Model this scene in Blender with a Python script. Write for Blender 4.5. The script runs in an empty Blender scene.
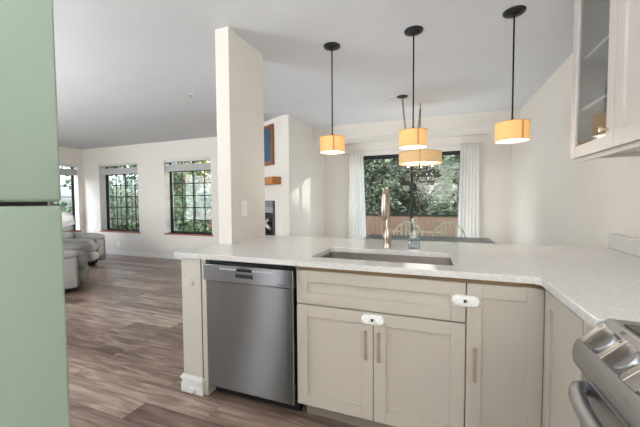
import bpy, bmesh, math, random
from mathutils import Vector, Matrix
PI = math.pi
S = bpy.context.scene
C = S.collection

# ------------------------------------------------------------------ camera
CAM = Vector((0.0, 0.0, 1.239))
def cam_axes(yaw, pitch, roll):
    fwd = Vector((-math.sin(yaw)*math.cos(pitch), math.cos(yaw)*math.cos(pitch), math.sin(pitch)))
    r0 = Vector((math.cos(yaw), math.sin(yaw), 0)); u0 = r0.cross(fwd)
    return math.cos(roll)*r0+math.sin(roll)*u0, -math.sin(roll)*r0+math.cos(roll)*u0, fwd
r_, u_, f_ = cam_axes(math.radians(20.6), math.radians(-2.4), math.radians(-.37))
cd = bpy.data.cameras.new('camera'); cam = bpy.data.objects.new('camera', cd); C.objects.link(cam)
cd.sensor_fit = 'HORIZONTAL'; cd.sensor_width = 36; cd.lens = 311/640*36; cd.clip_start = .02; cd.clip_end = 200
cam.matrix_world = Matrix(((r_.x, u_.x, -f_.x, CAM.x), (r_.y, u_.y, -f_.y, CAM.y), (r_.z, u_.z, -f_.z, CAM.z), (0, 0, 0, 1)))
S.camera = cam

# ------------------------------------------------------------------ world, lights, exposure
S.view_settings.view_transform = 'Standard'; S.view_settings.look = 'None'
S.view_settings.gamma = 1; S.view_settings.exposure = 0.12; S.view_settings.use_curve_mapping = False
wd = bpy.data.worlds.new('sky'); S.world = wd; wd.use_nodes = True
wn = wd.node_tree; bg = wn.nodes['Background']
sky = wn.nodes.new('ShaderNodeTexSky'); sky.sky_type = 'NISHITA'; sky.sun_disc = False
sky.sun_elevation = math.radians(38); sky.sun_rotation = math.radians(200); sky.air_density = 1.0; sky.dust_density = 3.0
hs = wn.nodes.new('ShaderNodeHueSaturation'); hs.inputs['Saturation'].default_value = .30
tn = wn.nodes.new('ShaderNodeMixRGB'); tn.blend_type = 'MULTIPLY'; tn.inputs[0].default_value = 1; tn.inputs[2].default_value = (.84, .93, 1.06, 1)
wn.links.new(sky.outputs[0], hs.inputs['Color']); wn.links.new(hs.outputs[0], tn.inputs[1]); wn.links.new(tn.outputs[0], bg.inputs[0]); bg.inputs[1].default_value = .95

def area(name, loc, rot, sx, sy, power, col=(1, 1, 1)):
    l = bpy.data.lights.new(name, 'AREA'); l.shape = 'RECTANGLE'; l.size = sx; l.size_y = sy; l.energy = power; l.color = col
    o = bpy.data.objects.new(name, l); o.location = loc; o.rotation_euler = rot; C.objects.link(o); return o
# low sun from beyond the right end of the garden
sl = bpy.data.lights.new('sun', 'SUN'); sl.energy = 2.2; sl.angle = math.radians(1.2); sl.color = (1, .96, .9)
so_ = bpy.data.objects.new('sun', sl); C.objects.link(so_); so_.rotation_euler = Vector((.811, .585, .243)).to_track_quat('Z', 'Y').to_euler()
# added fill lamps: four aimed up to imitate bounce flash, a streak and a side fill
area('kitchen_up_fill', (.3, -1.75, 1.15), (math.radians(180), 0, 0), 1.4, 1.2, 190, (.88, .945, 1))  # added upward fill behind the camera
area('living_up_fill', (-4.4, -.5, 1.1), (math.radians(152), 0, 0), 1.8, .8, 190, (.88, .945, 1))  # added upward fill for the living room, tilted forward, out of view
area('dining_up_fill', (-.4, 4.95,   .25), (PI, 0, 0), 1.8, .5, 24, (.90, .95, 1))  # added upward fill low behind the table, hidden from the camera
area('peninsula_up_fill', (-.5, 3.0, .40), (PI, 0, 0), 1.4, .5, 9, (.90, .95, 1))  # added upward fill hidden behind the peninsula
area('dishwasher_streak_fill', (-3.16, -2.72, 1.1), (PI/2, 0, 0), .26, 1.9, 3.2, (1, .98, .95))  # added strip lamp that puts the vertical streak on the dishwasher
area('living_side_fill', (-8.05, .4, 1.35), (0, -PI/2, 0), 1.6, 3.6, 110, (.88, .945, 1))  # added living room fill; the wall has no window here

# ------------------------------------------------------------------ materials
def nm(name):
    m = bpy.data.materials.new(name); m.use_nodes = True; n = m.node_tree
    return m, n, n.nodes['Principled BSDF'], n.nodes['Material Output']
def lin(c): return tuple((x/12.92 if x <= .04045 else ((x+.055)/1.055)**2.4) for x in c)
def rgb(r, g, b): return lin((r/255, g/255, b/255))
def mat(name, col, rough=.5, metal=0, var=.04, scale=8, bump=0, bscale=120, stretch=(1, 1, 1), coat=0, spec=None):
    m, n, b, o = nm(name)
    tc = n.nodes.new('ShaderNodeTexCoord'); mp = n.nodes.new('ShaderNodeMapping'); mp.inputs['Scale'].default_value = stretch
    n.links.new(tc.outputs['Object'], mp.inputs[0])
    no = n.nodes.new('ShaderNodeTexNoise'); no.inputs['Scale'].default_value = scale; no.inputs['Detail'].default_value = 4
    n.links.new(mp.outputs[0], no.inputs['Vector'])
    cr = n.nodes.new('ShaderNodeValToRGB')
    cr.color_ramp.elements[0].position = .3; cr.color_ramp.elements[1].position = .7
    cr.color_ramp.elements[0].color = (*[max(0, x*(1-var)) for x in col], 1); cr.color_ramp.elements[1].color = (*[min(1, x*(1+var)) for x in col], 1)
    n.links.new(no.outputs['Fac'], cr.inputs[0]); n.links.new(cr.outputs[0], b.inputs['Base Color'])
    b.inputs['Roughness'].default_value = rough; b.inputs['Metallic'].default_value = metal
    if coat: b.inputs['Coat Weight'].default_value = coat; b.inputs['Coat Roughness'].default_value = .1
    if spec is not None: b.inputs['Specular IOR Level'].default_value = spec
    if bump:
        n2 = n.nodes.new('ShaderNodeTexNoise'); n2.inputs['Scale'].default_value = bscale; n.links.new(mp.outputs[0], n2.inputs['Vector'])
        bp = n.nodes.new('ShaderNodeBump'); bp.inputs['Strength'].default_value = bump; bp.inputs['Distance'].default_value = .002
        n.links.new(n2.outputs['Fac'], bp.inputs['Height']); n.links.new(bp.outputs[0], b.inputs['Normal'])
    return m
def emit_mat(name, col, strength):
    m, n, b, o = nm(name); b.inputs['Base Color'].default_value = (*col, 1)
    b.inputs['Emission Color'].default_value = (*col, 1); b.inputs['Emission Strength'].default_value = strength; return m
def glass_mat(name, tint=(1, 1, 1), ior=1.5, rough=0.0):
    m, n, b, o = nm(name); n.nodes.remove(b)
    t = n.nodes.new('ShaderNodeBsdfTransparent'); t.inputs[0].default_value = (*tint, 1)
    g = n.nodes.new('ShaderNodeBsdfGlossy'); g.inputs['Roughness'].default_value = rough
    lw = n.nodes.new('ShaderNodeLayerWeight'); lw.inputs['Blend'].default_value = .5
    p5 = n.nodes.new('ShaderNodeMath'); p5.operation = 'POWER'; n.links.new(lw.outputs['Facing'], p5.inputs[0]); p5.inputs[1].default_value = 5
    f0 = ((ior-1)/(ior+1))**2
    f = n.nodes.new('ShaderNodeMath'); f.operation = 'MULTIPLY_ADD'; n.links.new(p5.outputs[0], f.inputs[0]); f.inputs[1].default_value = 1-f0; f.inputs[2].default_value = f0
    mx = n.nodes.new('ShaderNodeMixShader'); n.links.new(f.outputs[0], mx.inputs[0]); n.links.new(t.outputs[0], mx.inputs[1]); n.links.new(g.outputs[0], mx.inputs[2])
    n.links.new(mx.outputs[0], o.inputs[0]); return m
def sheer_mat(name, col, alpha):
    m, n, b, o = nm(name); n.nodes.remove(b)
    t = n.nodes.new('ShaderNodeBsdfTransparent'); d = n.nodes.new('ShaderNodeBsdfDiffuse'); d.inputs[0].default_value = (*col, 1)
    tr = n.nodes.new('ShaderNodeBsdfTranslucent'); tr.inputs[0].default_value = (*col, 1)
    a = n.nodes.new('ShaderNodeMixShader'); a.inputs[0].default_value = .65; n.links.new(d.outputs[0], a.inputs[1]); n.links.new(tr.outputs[0], a.inputs[2])
    mx = n.nodes.new('ShaderNodeMixShader'); mx.inputs[0].default_value = alpha; n.links.new(t.outputs[0], mx.inputs[1]); n.links.new(a.outputs[0], mx.inputs[2])
    n.links.new(mx.outputs[0], o.inputs[0]); return m
def plank_mat():
    m, n, b, o = nm('plank_floor'); N = n.nodes.new; L = n.links.new
    tc = N('ShaderNodeTexCoord')
    br = N('ShaderNodeTexBrick'); br.inputs['Scale'].default_value = 1; br.inputs['Brick Width'].default_value = 1.22; br.inputs['Row Height'].default_value = .152
    br.inputs['Mortar Size'].default_value = .0012; br.inputs['Mortar Smooth'].default_value = .1; br.offset = .37; br.offset_frequency = 2
    br.inputs['Color1'].default_value = (0, 0, 0, 1); br.inputs['Color2'].default_value = (1, 1, 1, 1); br.inputs['Mortar'].default_value = (.3, .3, .3, 1)
    L(tc.outputs['Object'], br.inputs['Vector'])
    # per-plank shift of the grain
    ml = N('ShaderNodeVectorMath'); ml.operation = 'MULTIPLY_ADD'; L(br.outputs['Color'], ml.inputs[0]); ml.inputs[1].default_value = (13, 7, 0); L(tc.outputs['Object'], ml.inputs[2])
    mp = N('ShaderNodeMapping'); mp.inputs['Scale'].default_value = (1.3, 11, 1); L(ml.outputs[0], mp.inputs[0])
    n1 = N('ShaderNodeTexNoise'); n1.inputs['Scale'].default_value = 2.2; n1.inputs['Detail'].default_value = 8; n1.inputs['Roughness'].default_value = .5; n1.inputs['Distortion'].default_value = .8
    L(mp.outputs[0], n1.inputs['Vector'])
    ad = N('ShaderNodeMath'); ad.operation = 'MULTIPLY_ADD'; L(br.outputs['Color'], ad.inputs[0]); ad.inputs[1].default_value = .40; L(n1.outputs['Fac'], ad.inputs[2])
    cr = N('ShaderNodeValToRGB'); L(ad.outputs[0], cr.inputs[0])
    e = cr.color_ramp.elements
    e[0].position = .36; e[0].color = (*rgb(72, 55, 47), 1); e[1].position = 1.0; e[1].color = (*rgb(186, 165, 150), 1)
    k = e.new(.58); k.color = (*rgb(114, 92, 80), 1); k = e.new(.78); k.color = (*rgb(148, 126, 112), 1)
    mo = N('ShaderNodeMixRGB'); mo.blend_type = 'MIX'; L(br.outputs['Fac'], mo.inputs[0]); L(cr.outputs[0], mo.inputs[1]); mo.inputs[2].default_value = (*rgb(66, 50, 44), 1)
    L(mo.outputs[0], b.inputs['Base Color']); b.inputs['Roughness'].default_value = .30
    bp = N('ShaderNodeBump'); bp.inputs['Strength'].default_value = .12; bp.inputs['Distance'].default_value = .002; L(n1.outputs['Fac'], bp.inputs['Height']); L(bp.outputs[0], b.inputs['Normal'])
    return m
def quartz_mat():
    m, n, b, o = nm('speckled_quartz'); N = n.nodes.new; L = n.links.new
    tc = N('ShaderNodeTexCoord')
    v = N('ShaderNodeTexVoronoi'); v.inputs['Scale'].default_value = 210; L(tc.outputs['Object'], v.inputs['Vector'])
    n1 = N('ShaderNodeTexNoise'); n1.inputs['Scale'].default_value = 60; n1.inputs['Detail'].default_value = 6; L(tc.outputs['Object'], n1.inputs['Vector'])
    cr = N('ShaderNodeValToRGB'); L(n1.outputs['Fac'], cr.inputs[0]); e = cr.color_ramp.elements
    e[0].position = .3; e[0].color = (*rgb(208, 204, 200), 1); e[1].position = .62; e[1].color = (*rgb(220, 216, 213), 1)
    lt = N('ShaderNodeMath'); lt.operation = 'LESS_THAN'; lt.inputs[1].default_value = .055
    sp = N('ShaderNodeSeparateColor'); L(v.outputs['Color'], sp.inputs[0]); L(sp.outputs[0], lt.inputs[0])
    d2 = N('ShaderNodeMath'); d2.operation = 'LESS_THAN'; d2.inputs[1].default_value = .38; L(v.outputs['Distance'], d2.inputs[0])
    mu = N('ShaderNodeMath'); mu.operation = 'MULTIPLY'; L(lt.outputs[0], mu.inputs[0]); L(d2.outputs[0], mu.inputs[1])
    mx = N('ShaderNodeMixRGB'); L(mu.outputs[0], mx.inputs[0]); L(cr.outputs[0], mx.inputs[1]); mx.inputs[2].default_value = (*rgb(172, 160, 150), 1)
    L(mx.outputs[0], b.inputs['Base Color']); b.inputs['Roughness'].default_value = .14
    return m
def leaf_mat(name, c1, c2, scale=1.2, c0=None):
    m, n, b, o = nm(name); N = n.nodes.new; L = n.links.new
    tc = N('ShaderNodeTexCoord'); n1 = N('ShaderNodeTexNoise'); n1.inputs['Scale'].default_value = scale*4; n1.inputs['Detail'].default_value = 5; L(tc.outputs['Object'], n1.inputs['Vector'])
    cr = N('ShaderNodeValToRGB'); L(n1.outputs['Fac'], cr.inputs[0]); e = cr.color_ramp.elements
    e[0].position = .35; e[0].color = (*c1, 1); e[1].position = .65; e[1].color = (*c2, 1)
    if c0: k = e.new(.42); k.color = (*c1, 1); e[0].color = (*c0, 1)
    L(cr.outputs[0], b.inputs['Base Color']); b.inputs['Roughness'].default_value = .7
    return m

M = dict(
    wall=mat('warm_white_paint', rgb(219, 213, 204), .75, var=.012, scale=2, bump=.12, bscale=160),
    ceil=mat('ceiling_paint', rgb(201, 201, 201), .9, var=.015, scale=3, bump=.25, bscale=90),
    trim=mat('white_trim_paint', rgb(226, 225, 222), .4, var=.01),
    cab=mat('greige_cabinet_paint', rgb(190, 181, 169), .42, var=.012, scale=3),
    upcab=mat('white_cabinet_paint', rgb(204, 196, 188), .42, var=.012, scale=3),
    cabin=mat('cabinet_interior', rgb(190, 184, 176), .6, var=.02),
    kick=mat('toe_kick_paint', rgb(140, 131, 118), .5, var=.03),
    panel=mat('cream_end_panel', rgb(200, 193, 180), .5, var=.012),
    rawwood=mat('raw_plywood_edge', rgb(132, 108, 78), .6, var=.08, scale=20),
    quartz=quartz_mat(), floor=plank_mat(),
    steel=mat('brushed_steel', rgb(140, 141, 143), .30, 1, var=.05, scale=60, stretch=(40, 40, .6)),
    steel_d=mat('brushed_dark_steel', rgb(128, 127, 126), .30, 1, var=.06, scale=60, stretch=(40, 40, .6)),
    kgrip=mat('knob_grip_steel', rgb(158, 152, 146), .25, 1, var=.01, scale=30, stretch=(1, 20, 1)),
    rsteel=mat('range_steel', rgb(176, 177, 180), .36, 1, var=.04, scale=40, stretch=(1, 20, 1)),
    nickel=mat('champagne_nickel', rgb(186, 172, 158), .3, 1, var=.03),
    satin=mat('satin_nickel', rgb(228, 214, 196), .28, 1, var=.03),
    sink=mat('sink_steel', rgb(160, 152, 145), .38, 1, var=.06, scale=40, stretch=(1, 20, 20)),
    black=mat('black_plastic', rgb(16, 16, 17), .5, var=.1),
    blkmetal=mat('dark_bronze_metal', rgb(30, 29, 29), .35, .6, var=.1),
    blkglass=mat('black_ceramic_glass', rgb(12, 12, 13), .06, var=.1),
    white=mat('white_plastic', rgb(238, 237, 235), .35, var=.01),
    grey=mat('grey_print', rgb(205, 205, 207), .5, var=.03),
    green=mat('sage_green_enamel', rgb(156, 172, 156), .38, var=.006, scale=30, stretch=(6, 6, .4), bump=.03, bscale=300),
    gasket=mat('grey_gasket', rgb(40, 44, 40), .7, var=.1),
    fabric=mat('grey_tweed_upholstery', rgb(150, 147, 142), .95, var=.16, scale=90, bump=.8, bscale=220),
    throw=mat('white_throw_fabric', rgb(222, 221, 220), .95, var=.05, scale=30, bump=.5, bscale=120),
    sage=mat('sage_painted_wood', rgb(176, 181, 160), .5, var=.04, scale=12),
    table=mat('slate_tabletop', rgb(96, 99, 104), .35, var=.05, scale=14, stretch=(1, 8, 1)),
    oak=mat('honey_oak', rgb(176, 114, 56), .5, var=.14, scale=8, stretch=(1, 1, 9)),
    redwood=mat('stained_sill_wood', rgb(158, 96, 70), .45, var=.1, scale=10, stretch=(1, 9, 9)),
    frame=mat('walnut_picture_frame', rgb(132, 78, 48), .4, var=.12, scale=10),
    art=mat('deep_blue_art', rgb(62, 90, 110), .12, var=.2, scale=3),
    blind=mat('grey_blind_slat', rgb(206, 204, 200), .6, var=.05, scale=20),
    alu=mat('black_window_frame', rgb(34, 34, 36), .4, .3, var=.08),
    glass=glass_mat('window_glass', (.97, .985, .98)), cabglass=glass_mat('cabinet_glass', (.93, .95, .95), 1.9),
    dooglass=glass_mat('patio_door_glass', (.93, .97, .96), 1.45),
    bottle=glass_mat('clear_bottle_glass', (.89, .93, .95), 1.8),
    tumbler=glass_mat('tumbler_glass', (.86, .90, .92), 1.45),
    liquid=glass_mat('pale_blue_soap', (.94, .965, .98), 1.33),
    sheer=sheer_mat('white_sheer', (.985, .98, .965), .76),
    fencewood=mat('brown_fence_wood', rgb(112, 84, 64), .8, var=.2, scale=5, stretch=(6, 6, .6)),
    bark=mat('brown_bark', rgb(92, 74, 62), .9, var=.3, scale=12, bump=.5, bscale=30),
    birch=mat('pale_aspen_bark', rgb(190, 188, 182), .8, var=.2, scale=6, bump=.3, bscale=20),
    spruce=leaf_mat('spruce_needles', rgb(48, 57, 37), rgb(122, 132, 100), 1.6, rgb(92, 66, 50)),
    yellow=leaf_mat('yellow_autumn_leaves', rgb(122, 124, 70), rgb(214, 190, 92)),
    shrub=leaf_mat('green_shrub_leaves', rgb(58, 84, 56), rgb(132, 150, 104)),
    orange=leaf_mat('orange_autumn_leaves', rgb(150, 84, 44), rgb(216, 150, 76)),
    ground=mat('garden_lawn', rgb(84, 92, 64), .95, var=.3, scale=3),
    patio=mat('patio_concrete', rgb(160, 156, 150), .9, var=.1, scale=3),
    siding=mat('pale_blue_siding', rgb(130, 148, 166), .7, var=.05, scale=5, stretch=(.2, .2, 6)),
    brick=mat('red_brick', rgb(150, 92, 78), .8, var=.15, scale=9),
    roofing=mat('brown_shingles', rgb(112, 98, 90), .9, var=.2, scale=9),
    sinkplate=mat('grey_enamel_plate', rgb(150, 151, 153), .4, .3, var=.03),
    ink=mat('dark_print', rgb(60, 60, 62), .5, var=.05),
    stove=mat('cast_iron', rgb(64, 66, 68), .5, .3, var=.1), log=mat('pale_ceramic_log', rgb(206, 200, 192), .8, var=.15, scale=20),
    tan=mat('tan_stopper', rgb(188, 178, 162), .6, var=.08),
    navy=mat('navy_fabric', rgb(48, 58, 78), .9, var=.1, scale=40),
)
for k in ('steel', 'steel_d'):
    n = M[k].node_tree; b = n.nodes['Principled BSDF']; tg = n.nodes.new('ShaderNodeTangent'); tg.direction_type = 'RADIAL'; tg.axis = 'Z'
    n.links.new(tg.outputs[0], b.inputs['Tangent']); b.inputs['Anisotropic'].default_value = .96; b.inputs['Anisotropic Rotation'].default_value = .25; b.inputs['Roughness'].default_value = .32
def shade_mat(name, c1, c2, st):
    m, n, b, o = nm(name); N = n.nodes.new; L = n.links.new
    tc = N('ShaderNodeTexCoord'); mp = N('ShaderNodeMapping'); mp.inputs['Scale'].default_value = (60, 60, 260); L(tc.outputs['Object'], mp.inputs[0])
    no = N('ShaderNodeTexNoise'); no.inputs['Scale'].default_value = 3; L(mp.outputs[0], no.inputs['Vector'])
    cr = N('ShaderNodeValToRGB'); L(no.outputs['Fac'], cr.inputs[0]); e = cr.color_ramp.elements
    e[0].position = .3; e[0].color = (*c1, 1); e[1].position = .7; e[1].color = (*c2, 1)
    L(cr.outputs[0], b.inputs['Base Color']); L(cr.outputs[0], b.inputs['Emission Color']); b.inputs['Emission Strength'].default_value = st
    b.inputs['Roughness'].default_value = .9; return m
M['shade'] = shade_mat('linen_lamp_shade', rgb(226, 166, 104), rgb(241, 187, 126), .45)
M['shade2'] = shade_mat('beige_lamp_shade', rgb(204, 168, 118), rgb(222, 188, 138), .32)
M['shadetrim'] = emit_mat('shade_trim_tape', rgb(190, 140, 92), .25)
M['diff'] = emit_mat('white_diffuser', rgb(255, 247, 230), 1.3)
M['bulb'] = emit_mat('warm_bulb', rgb(255, 226, 170), 6)

# ------------------------------------------------------------------ mesh helpers
class MB:
    def __init__(s): s.bm = bmesh.new()
    def box(s, x0, x1, y0, y1, z0, z1, bev=0, seg=2, mtx=None):
        b = bmesh.new(); bmesh.ops.create_cube(b, size=1)
        for v in b.verts: v.co = Vector((x0+(v.co.x+.5)*(x1-x0), y0+(v.co.y+.5)*(y1-y0), z0+(v.co.z+.5)*(z1-z0)))
        if bev: bmesh.ops.bevel(b, geom=list(b.edges), offset=bev, segments=seg, affect='EDGES', profile=.5)
        return s.add(b, mtx)
    def add(s, b, mtx=None):
        if mtx is not None: bmesh.ops.transform(b, matrix=mtx, verts=b.verts)
        t = bpy.data.meshes.new('t'); b.to_mesh(t); b.free(); s.bm.from_mesh(t); bpy.data.meshes.remove(t); return s
    def lathe(s, prof, seg=32, mtx=None, axis=(0, 0, 0)):
        b = bmesh.new(); rings = []
        for r, z in prof:
            if r < 1e-6: rings.append([b.verts.new((axis[0], axis[1], axis[2]+z))])
            else: rings.append([b.verts.new((axis[0]+r*math.cos(2*PI*i/seg), axis[1]+r*math.sin(2*PI*i/seg), axis[2]+z)) for i in range(seg)])
        for a, c in zip(rings, rings[1:]):
            for i in range(seg):
                j = (i+1) % seg
                if len(a) == 1 and len(c) > 1: b.faces.new((a[0], c[i], c[j]))
                elif len(c) == 1 and len(a) > 1: b.faces.new((a[i], a[j], c[0]))
                elif len(a) > 1: b.faces.new((a[i], a[j], c[j], c[i]))
        bmesh.ops.recalc_face_normals(b, faces=b.faces)
        return s.add(b, mtx)
    def tube(s, pts, r, seg=10, closed=False, mtx=None):
        b = bmesh.new(); P = [Vector(p) for p in pts]; n = len(P); rings = []
        rr = r if isinstance(r, (list, tuple)) else [r]*n
        up = None
        for i in range(n):
            t = (P[(i+1) % n]-P[i-1]) if closed else (P[min(i+1, n-1)]-P[max(i-1, 0)])
            t.normalize()
            if up is None: up = t.orthogonal().normalized()
            up = (up-t*up.dot(t)).normalized(); w = t.cross(up)
            rings.append([b.verts.new(P[i]+rr[i]*(math.cos(2*PI*k/seg)*up+math.sin(2*PI*k/seg)*w)) for k in range(seg)])
        for i in range(n if closed else n-1):
            a, c = rings[i], rings[(i+1) % n]
            for k in range(seg): b.faces.new((a[k], a[(k+1) % seg], c[(k+1) % seg], c[k]))
        if not closed: b.faces.new(rings[0][::-1]); b.faces.new(rings[-1])
        bmesh.ops.recalc_face_normals(b, faces=b.faces)
        return s.add(b, mtx)
    def prism(s, poly, axis, a0, a1, bev=0, mtx=None):
        # poly of 2D points in the plane across axis; extruded a0..a1
        b = bmesh.new()
        def mk(p, a): return {'x': (a, p[0], p[1]), 'y': (p[0], a, p[1]), 'z': (p[0], p[1], a)}[axis]
        v0 = [b.verts.new(mk(p, a0)) for p in poly]; v1 = [b.verts.new(mk(p, a1)) for p in poly]
        b.faces.new(v0); b.faces.new(v1[::-1]); n = len(poly)
        for i in range(n): b.faces.new((v0[i], v0[(i+1) % n], v1[(i+1) % n], v1[i]))
        bmesh.ops.recalc_face_normals(b, faces=b.faces)
        if bev: bmesh.ops.bevel(b, geom=list(b.edges), offset=bev, segments=2, affect='EDGES', profile=.5)
        return s.add(b, mtx)
    def blob(s, c, sx, sy, sz, e=.55, mtx=None, sub=16):
        # superellipsoid cushion
        b = bmesh.new(); bmesh.ops.create_uvsphere(b, u_segments=sub*2, v_segments=sub, radius=1)
        def sp(x): return math.copysign(abs(x)**e, x)
        for v in b.verts:
            x, y, z = v.co; v.co = Vector((c[0]+sx*sp(x), c[1]+sy*sp(y), c[2]+sz*sp(z)))
        return s.add(b, mtx)
    def build(s, name, m, root=None, smooth=False, mods=None):
        me = bpy.data.meshes.new(name); s.bm.to_mesh(me); s.bm.free(); o = bpy.data.objects.new(name, me); C.objects.link(o); me.materials.append(m)
        if root is not None:
            mw = root_world(root); me.transform(Matrix.Translation(-mw)); o.parent = root
        if smooth:
            for p in me.polygons: p.use_smooth = True
            try: me.set_sharp_from_angle(angle=math.radians(38))
            except Exception: pass
        return o
def root_world(o):
    v = Vector((0, 0, 0))
    while o is not None: v += o.location; o = o.parent
    return v
def tag(o, label, cat, group=None):
    o['label'] = label; o['category'] = cat
    if group: o['group'] = group
    return o
def thing(name, label, cat, loc=(0, 0, 0), group=None):
    o = bpy.data.objects.new(name, None); C.objects.link(o); o.location = loc; o.empty_display_size = .1
    return tag(o, label, cat, group)
def struct(o):
    o['kind'] = 'structure'; return o
def holder(name, loc=(0, 0, 0)):
    o = bpy.data.objects.new(name, None); C.objects.link(o); o.location = loc; return struct(o)
def copy_tree(o, parent=None):
    c = o.copy(); C.objects.link(c)
    if parent is not None: c.parent = parent
    for ch in list(o.children): copy_tree(ch, c)
    return c
def shaker(mb, x0, x1, z0, z1, y, th=.02, fr=.062, rec=.011, panel=True, mtx=None):
    # door facing -Y with its front at y
    t = y+th
    for a in ((x0, x0+fr, z0, z1), (x1-fr, x1, z0, z1)): mb.box(a[0], a[1], y, t, a[2], a[3], .0012, 1, mtx)
    for a in ((x0+fr, x1-fr, z0, z0+fr), (x0+fr, x1-fr, z1-fr, z1)): mb.box(a[0], a[1], y, t, a[2], a[3], .0012, 1, mtx)
    if panel: mb.box(x0+fr-.002, x1-fr+.002, y+rec, t-.002, z0+fr-.002, z1-fr+.002, 0, 1, mtx)
    return mb
def text_mesh(body, name, m, size, loc, rot, root, depth=.0006):
    cu = bpy.data.curves.new(name, 'FONT'); cu.body = body; cu.size = size; cu.extrude = depth; cu.align_x = 'CENTER'; cu.align_y = 'CENTER'
    t = bpy.data.objects.new(name+'_t', cu); C.objects.link(t); dg = bpy.context.evaluated_depsgraph_get(); dg.update()
    me = bpy.data.meshes.new_from_object(t.evaluated_get(dg)); bpy.data.objects.remove(t)
    o = bpy.data.objects.new(name, me); C.objects.link(o); me.materials.clear(); me.materials.append(m)
    o.parent = root; o.location = Vector(loc)-root_world(root); o.rotation_euler = rot; return o
def place(o, loc): o.location = loc; return o

CT = .914; CEIL = 2.515
# ------------------------------------------------------------------ room shell
struct(MB().box(-8.3, 1.3, -2.6, 6.0, -.12, 0).build('floor', M['floor']))
struct(MB().box(-8.3, 1.3, -2.6, 6.0, CEIL, CEIL+.15).build('ceiling', M['ceil']))
struct(MB().box(1.1, 1.3, -2.6, 6.0, 0, CEIL).build('wall_right', M['wall']))
b = MB(); b.box(-8.3, -3.34, -2.8, -2.6, 0, CEIL); b.box(-2.98, 1.3, -2.8, -2.6, 0, CEIL); b.box(-3.34, -2.98, -2.8, -2.6, 2.1, CEIL)  # narrow opening added in the unseen wall for the dishwasher's streak
struct(b.build('wall_front', M['wall']))
# rear dining wall with sliding-door opening
DX0, DX1, DZ = -1.42, .44, 2.06
b = MB(); b.box(-2.07, DX0, 5.72, 6.0, 0, CEIL); b.box(DX1, 1.1, 5.72, 6.0, 0, CEIL); b.box(DX0, DX1, 5.72, 6.0, DZ, CEIL)
struct(b.build('wall_rear', M['wall']))
struct(MB().box(-2.07, 1.1, 5.17, 5.72, 2.293, CEIL).build('trim_1', M['wall']))
# living-room rear wall with two window openings
W1 = (-7.53, -6.27); W2 = (-5.50, -4.26); WZ0, WZ1 = .555, 2.13
def wall_open(y0, y1, x0, x1, holes):
    b = MB(); xs = x0
    for a, c in holes:
        b.box(xs, a, y0, y1, 0, CEIL); b.box(a, c, y0, y1, 0, WZ0); b.box(a, c, y0, y1, WZ1, CEIL); xs = c
    b.box(xs, x1, y0, y1, 0, CEIL); return b
struct(wall_open(5.11, 5.36, -8.3, -2.182, [W1, W2]).build('wall_rear_living', M['wall']))
W3 = (3.75, 4.99)
b = MB(); b.box(-8.3, -8.1, -2.6, W3[0], 0, CEIL); b.box(-8.3, -8.1, W3[1], 5.11, 0, CEIL); b.box(-8.3, -8.1, W3[0], W3[1], 0, WZ0); b.box(-8.3, -8.1, W3[0], W3[1], WZ1, CEIL)
struct(b.build('wall_left', M['wall']))
# partition and angled chimney breast
struct(MB().box(-2.182, -2.07, 4.203, 6.0, 0, CEIL).build('wall_partition', M['wall']))
FP0 = Vector((-2.182, 4.203, 0)); FD = Vector((-.869, .494, 0)).normalized(); FN = Vector((-FD.y, FD.x, 0))  # FN points to camera side
if FN.y > 0: FN = -FN
def fw(a, d, z): return FP0+FD*a+FN*d+Vector((0, 0, z))
FM = Matrix(((FD.x, -FN.x, 0, FP0.x), (FD.y, -FN.y, 0, FP0.y), (0, 0, 1, 0), (0, 0, 0, 1)))  # local x along wall, y into wall
struct(MB().box(0, 1.83, 0, .10, 0, CEIL, mtx=FM).build('wall_chimney', M['wall']))
# column on the peninsula
CX0, CX1, CY0, CY1 = -1.558, -1.437, 1.944, 2.43
struct(MB().box(CX0, CX1, CY0, CY1, 0, CEIL, .004).build('wall_column', M['wall']))
# baseboards
def bboard(name, x0, x1, y0, y1):
    b = MB(); b.box(x0, x1, y0, y1, 0, .072, .002, 1); b.box(x0+(.004 if x1-x0 < .1 else 0), x1-(.004 if x1-x0 < .1 else 0), y0+(.005 if y1-y0 < .1 else 0), y1, .072, .092, .002, 1); struct(b.build(name, M['trim']))
bboard('baseboard_rear', -8.1, -3.75, 5.094, 5.11); bboard('baseboard_left', -8.1, -8.084, -2.6, 5.09)
bboard('baseboard_right', 1.084, 1.1, 2.6, 5.7); bboard('baseboard_dining', .46, 1.08, 5.704, 5.72)

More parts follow.
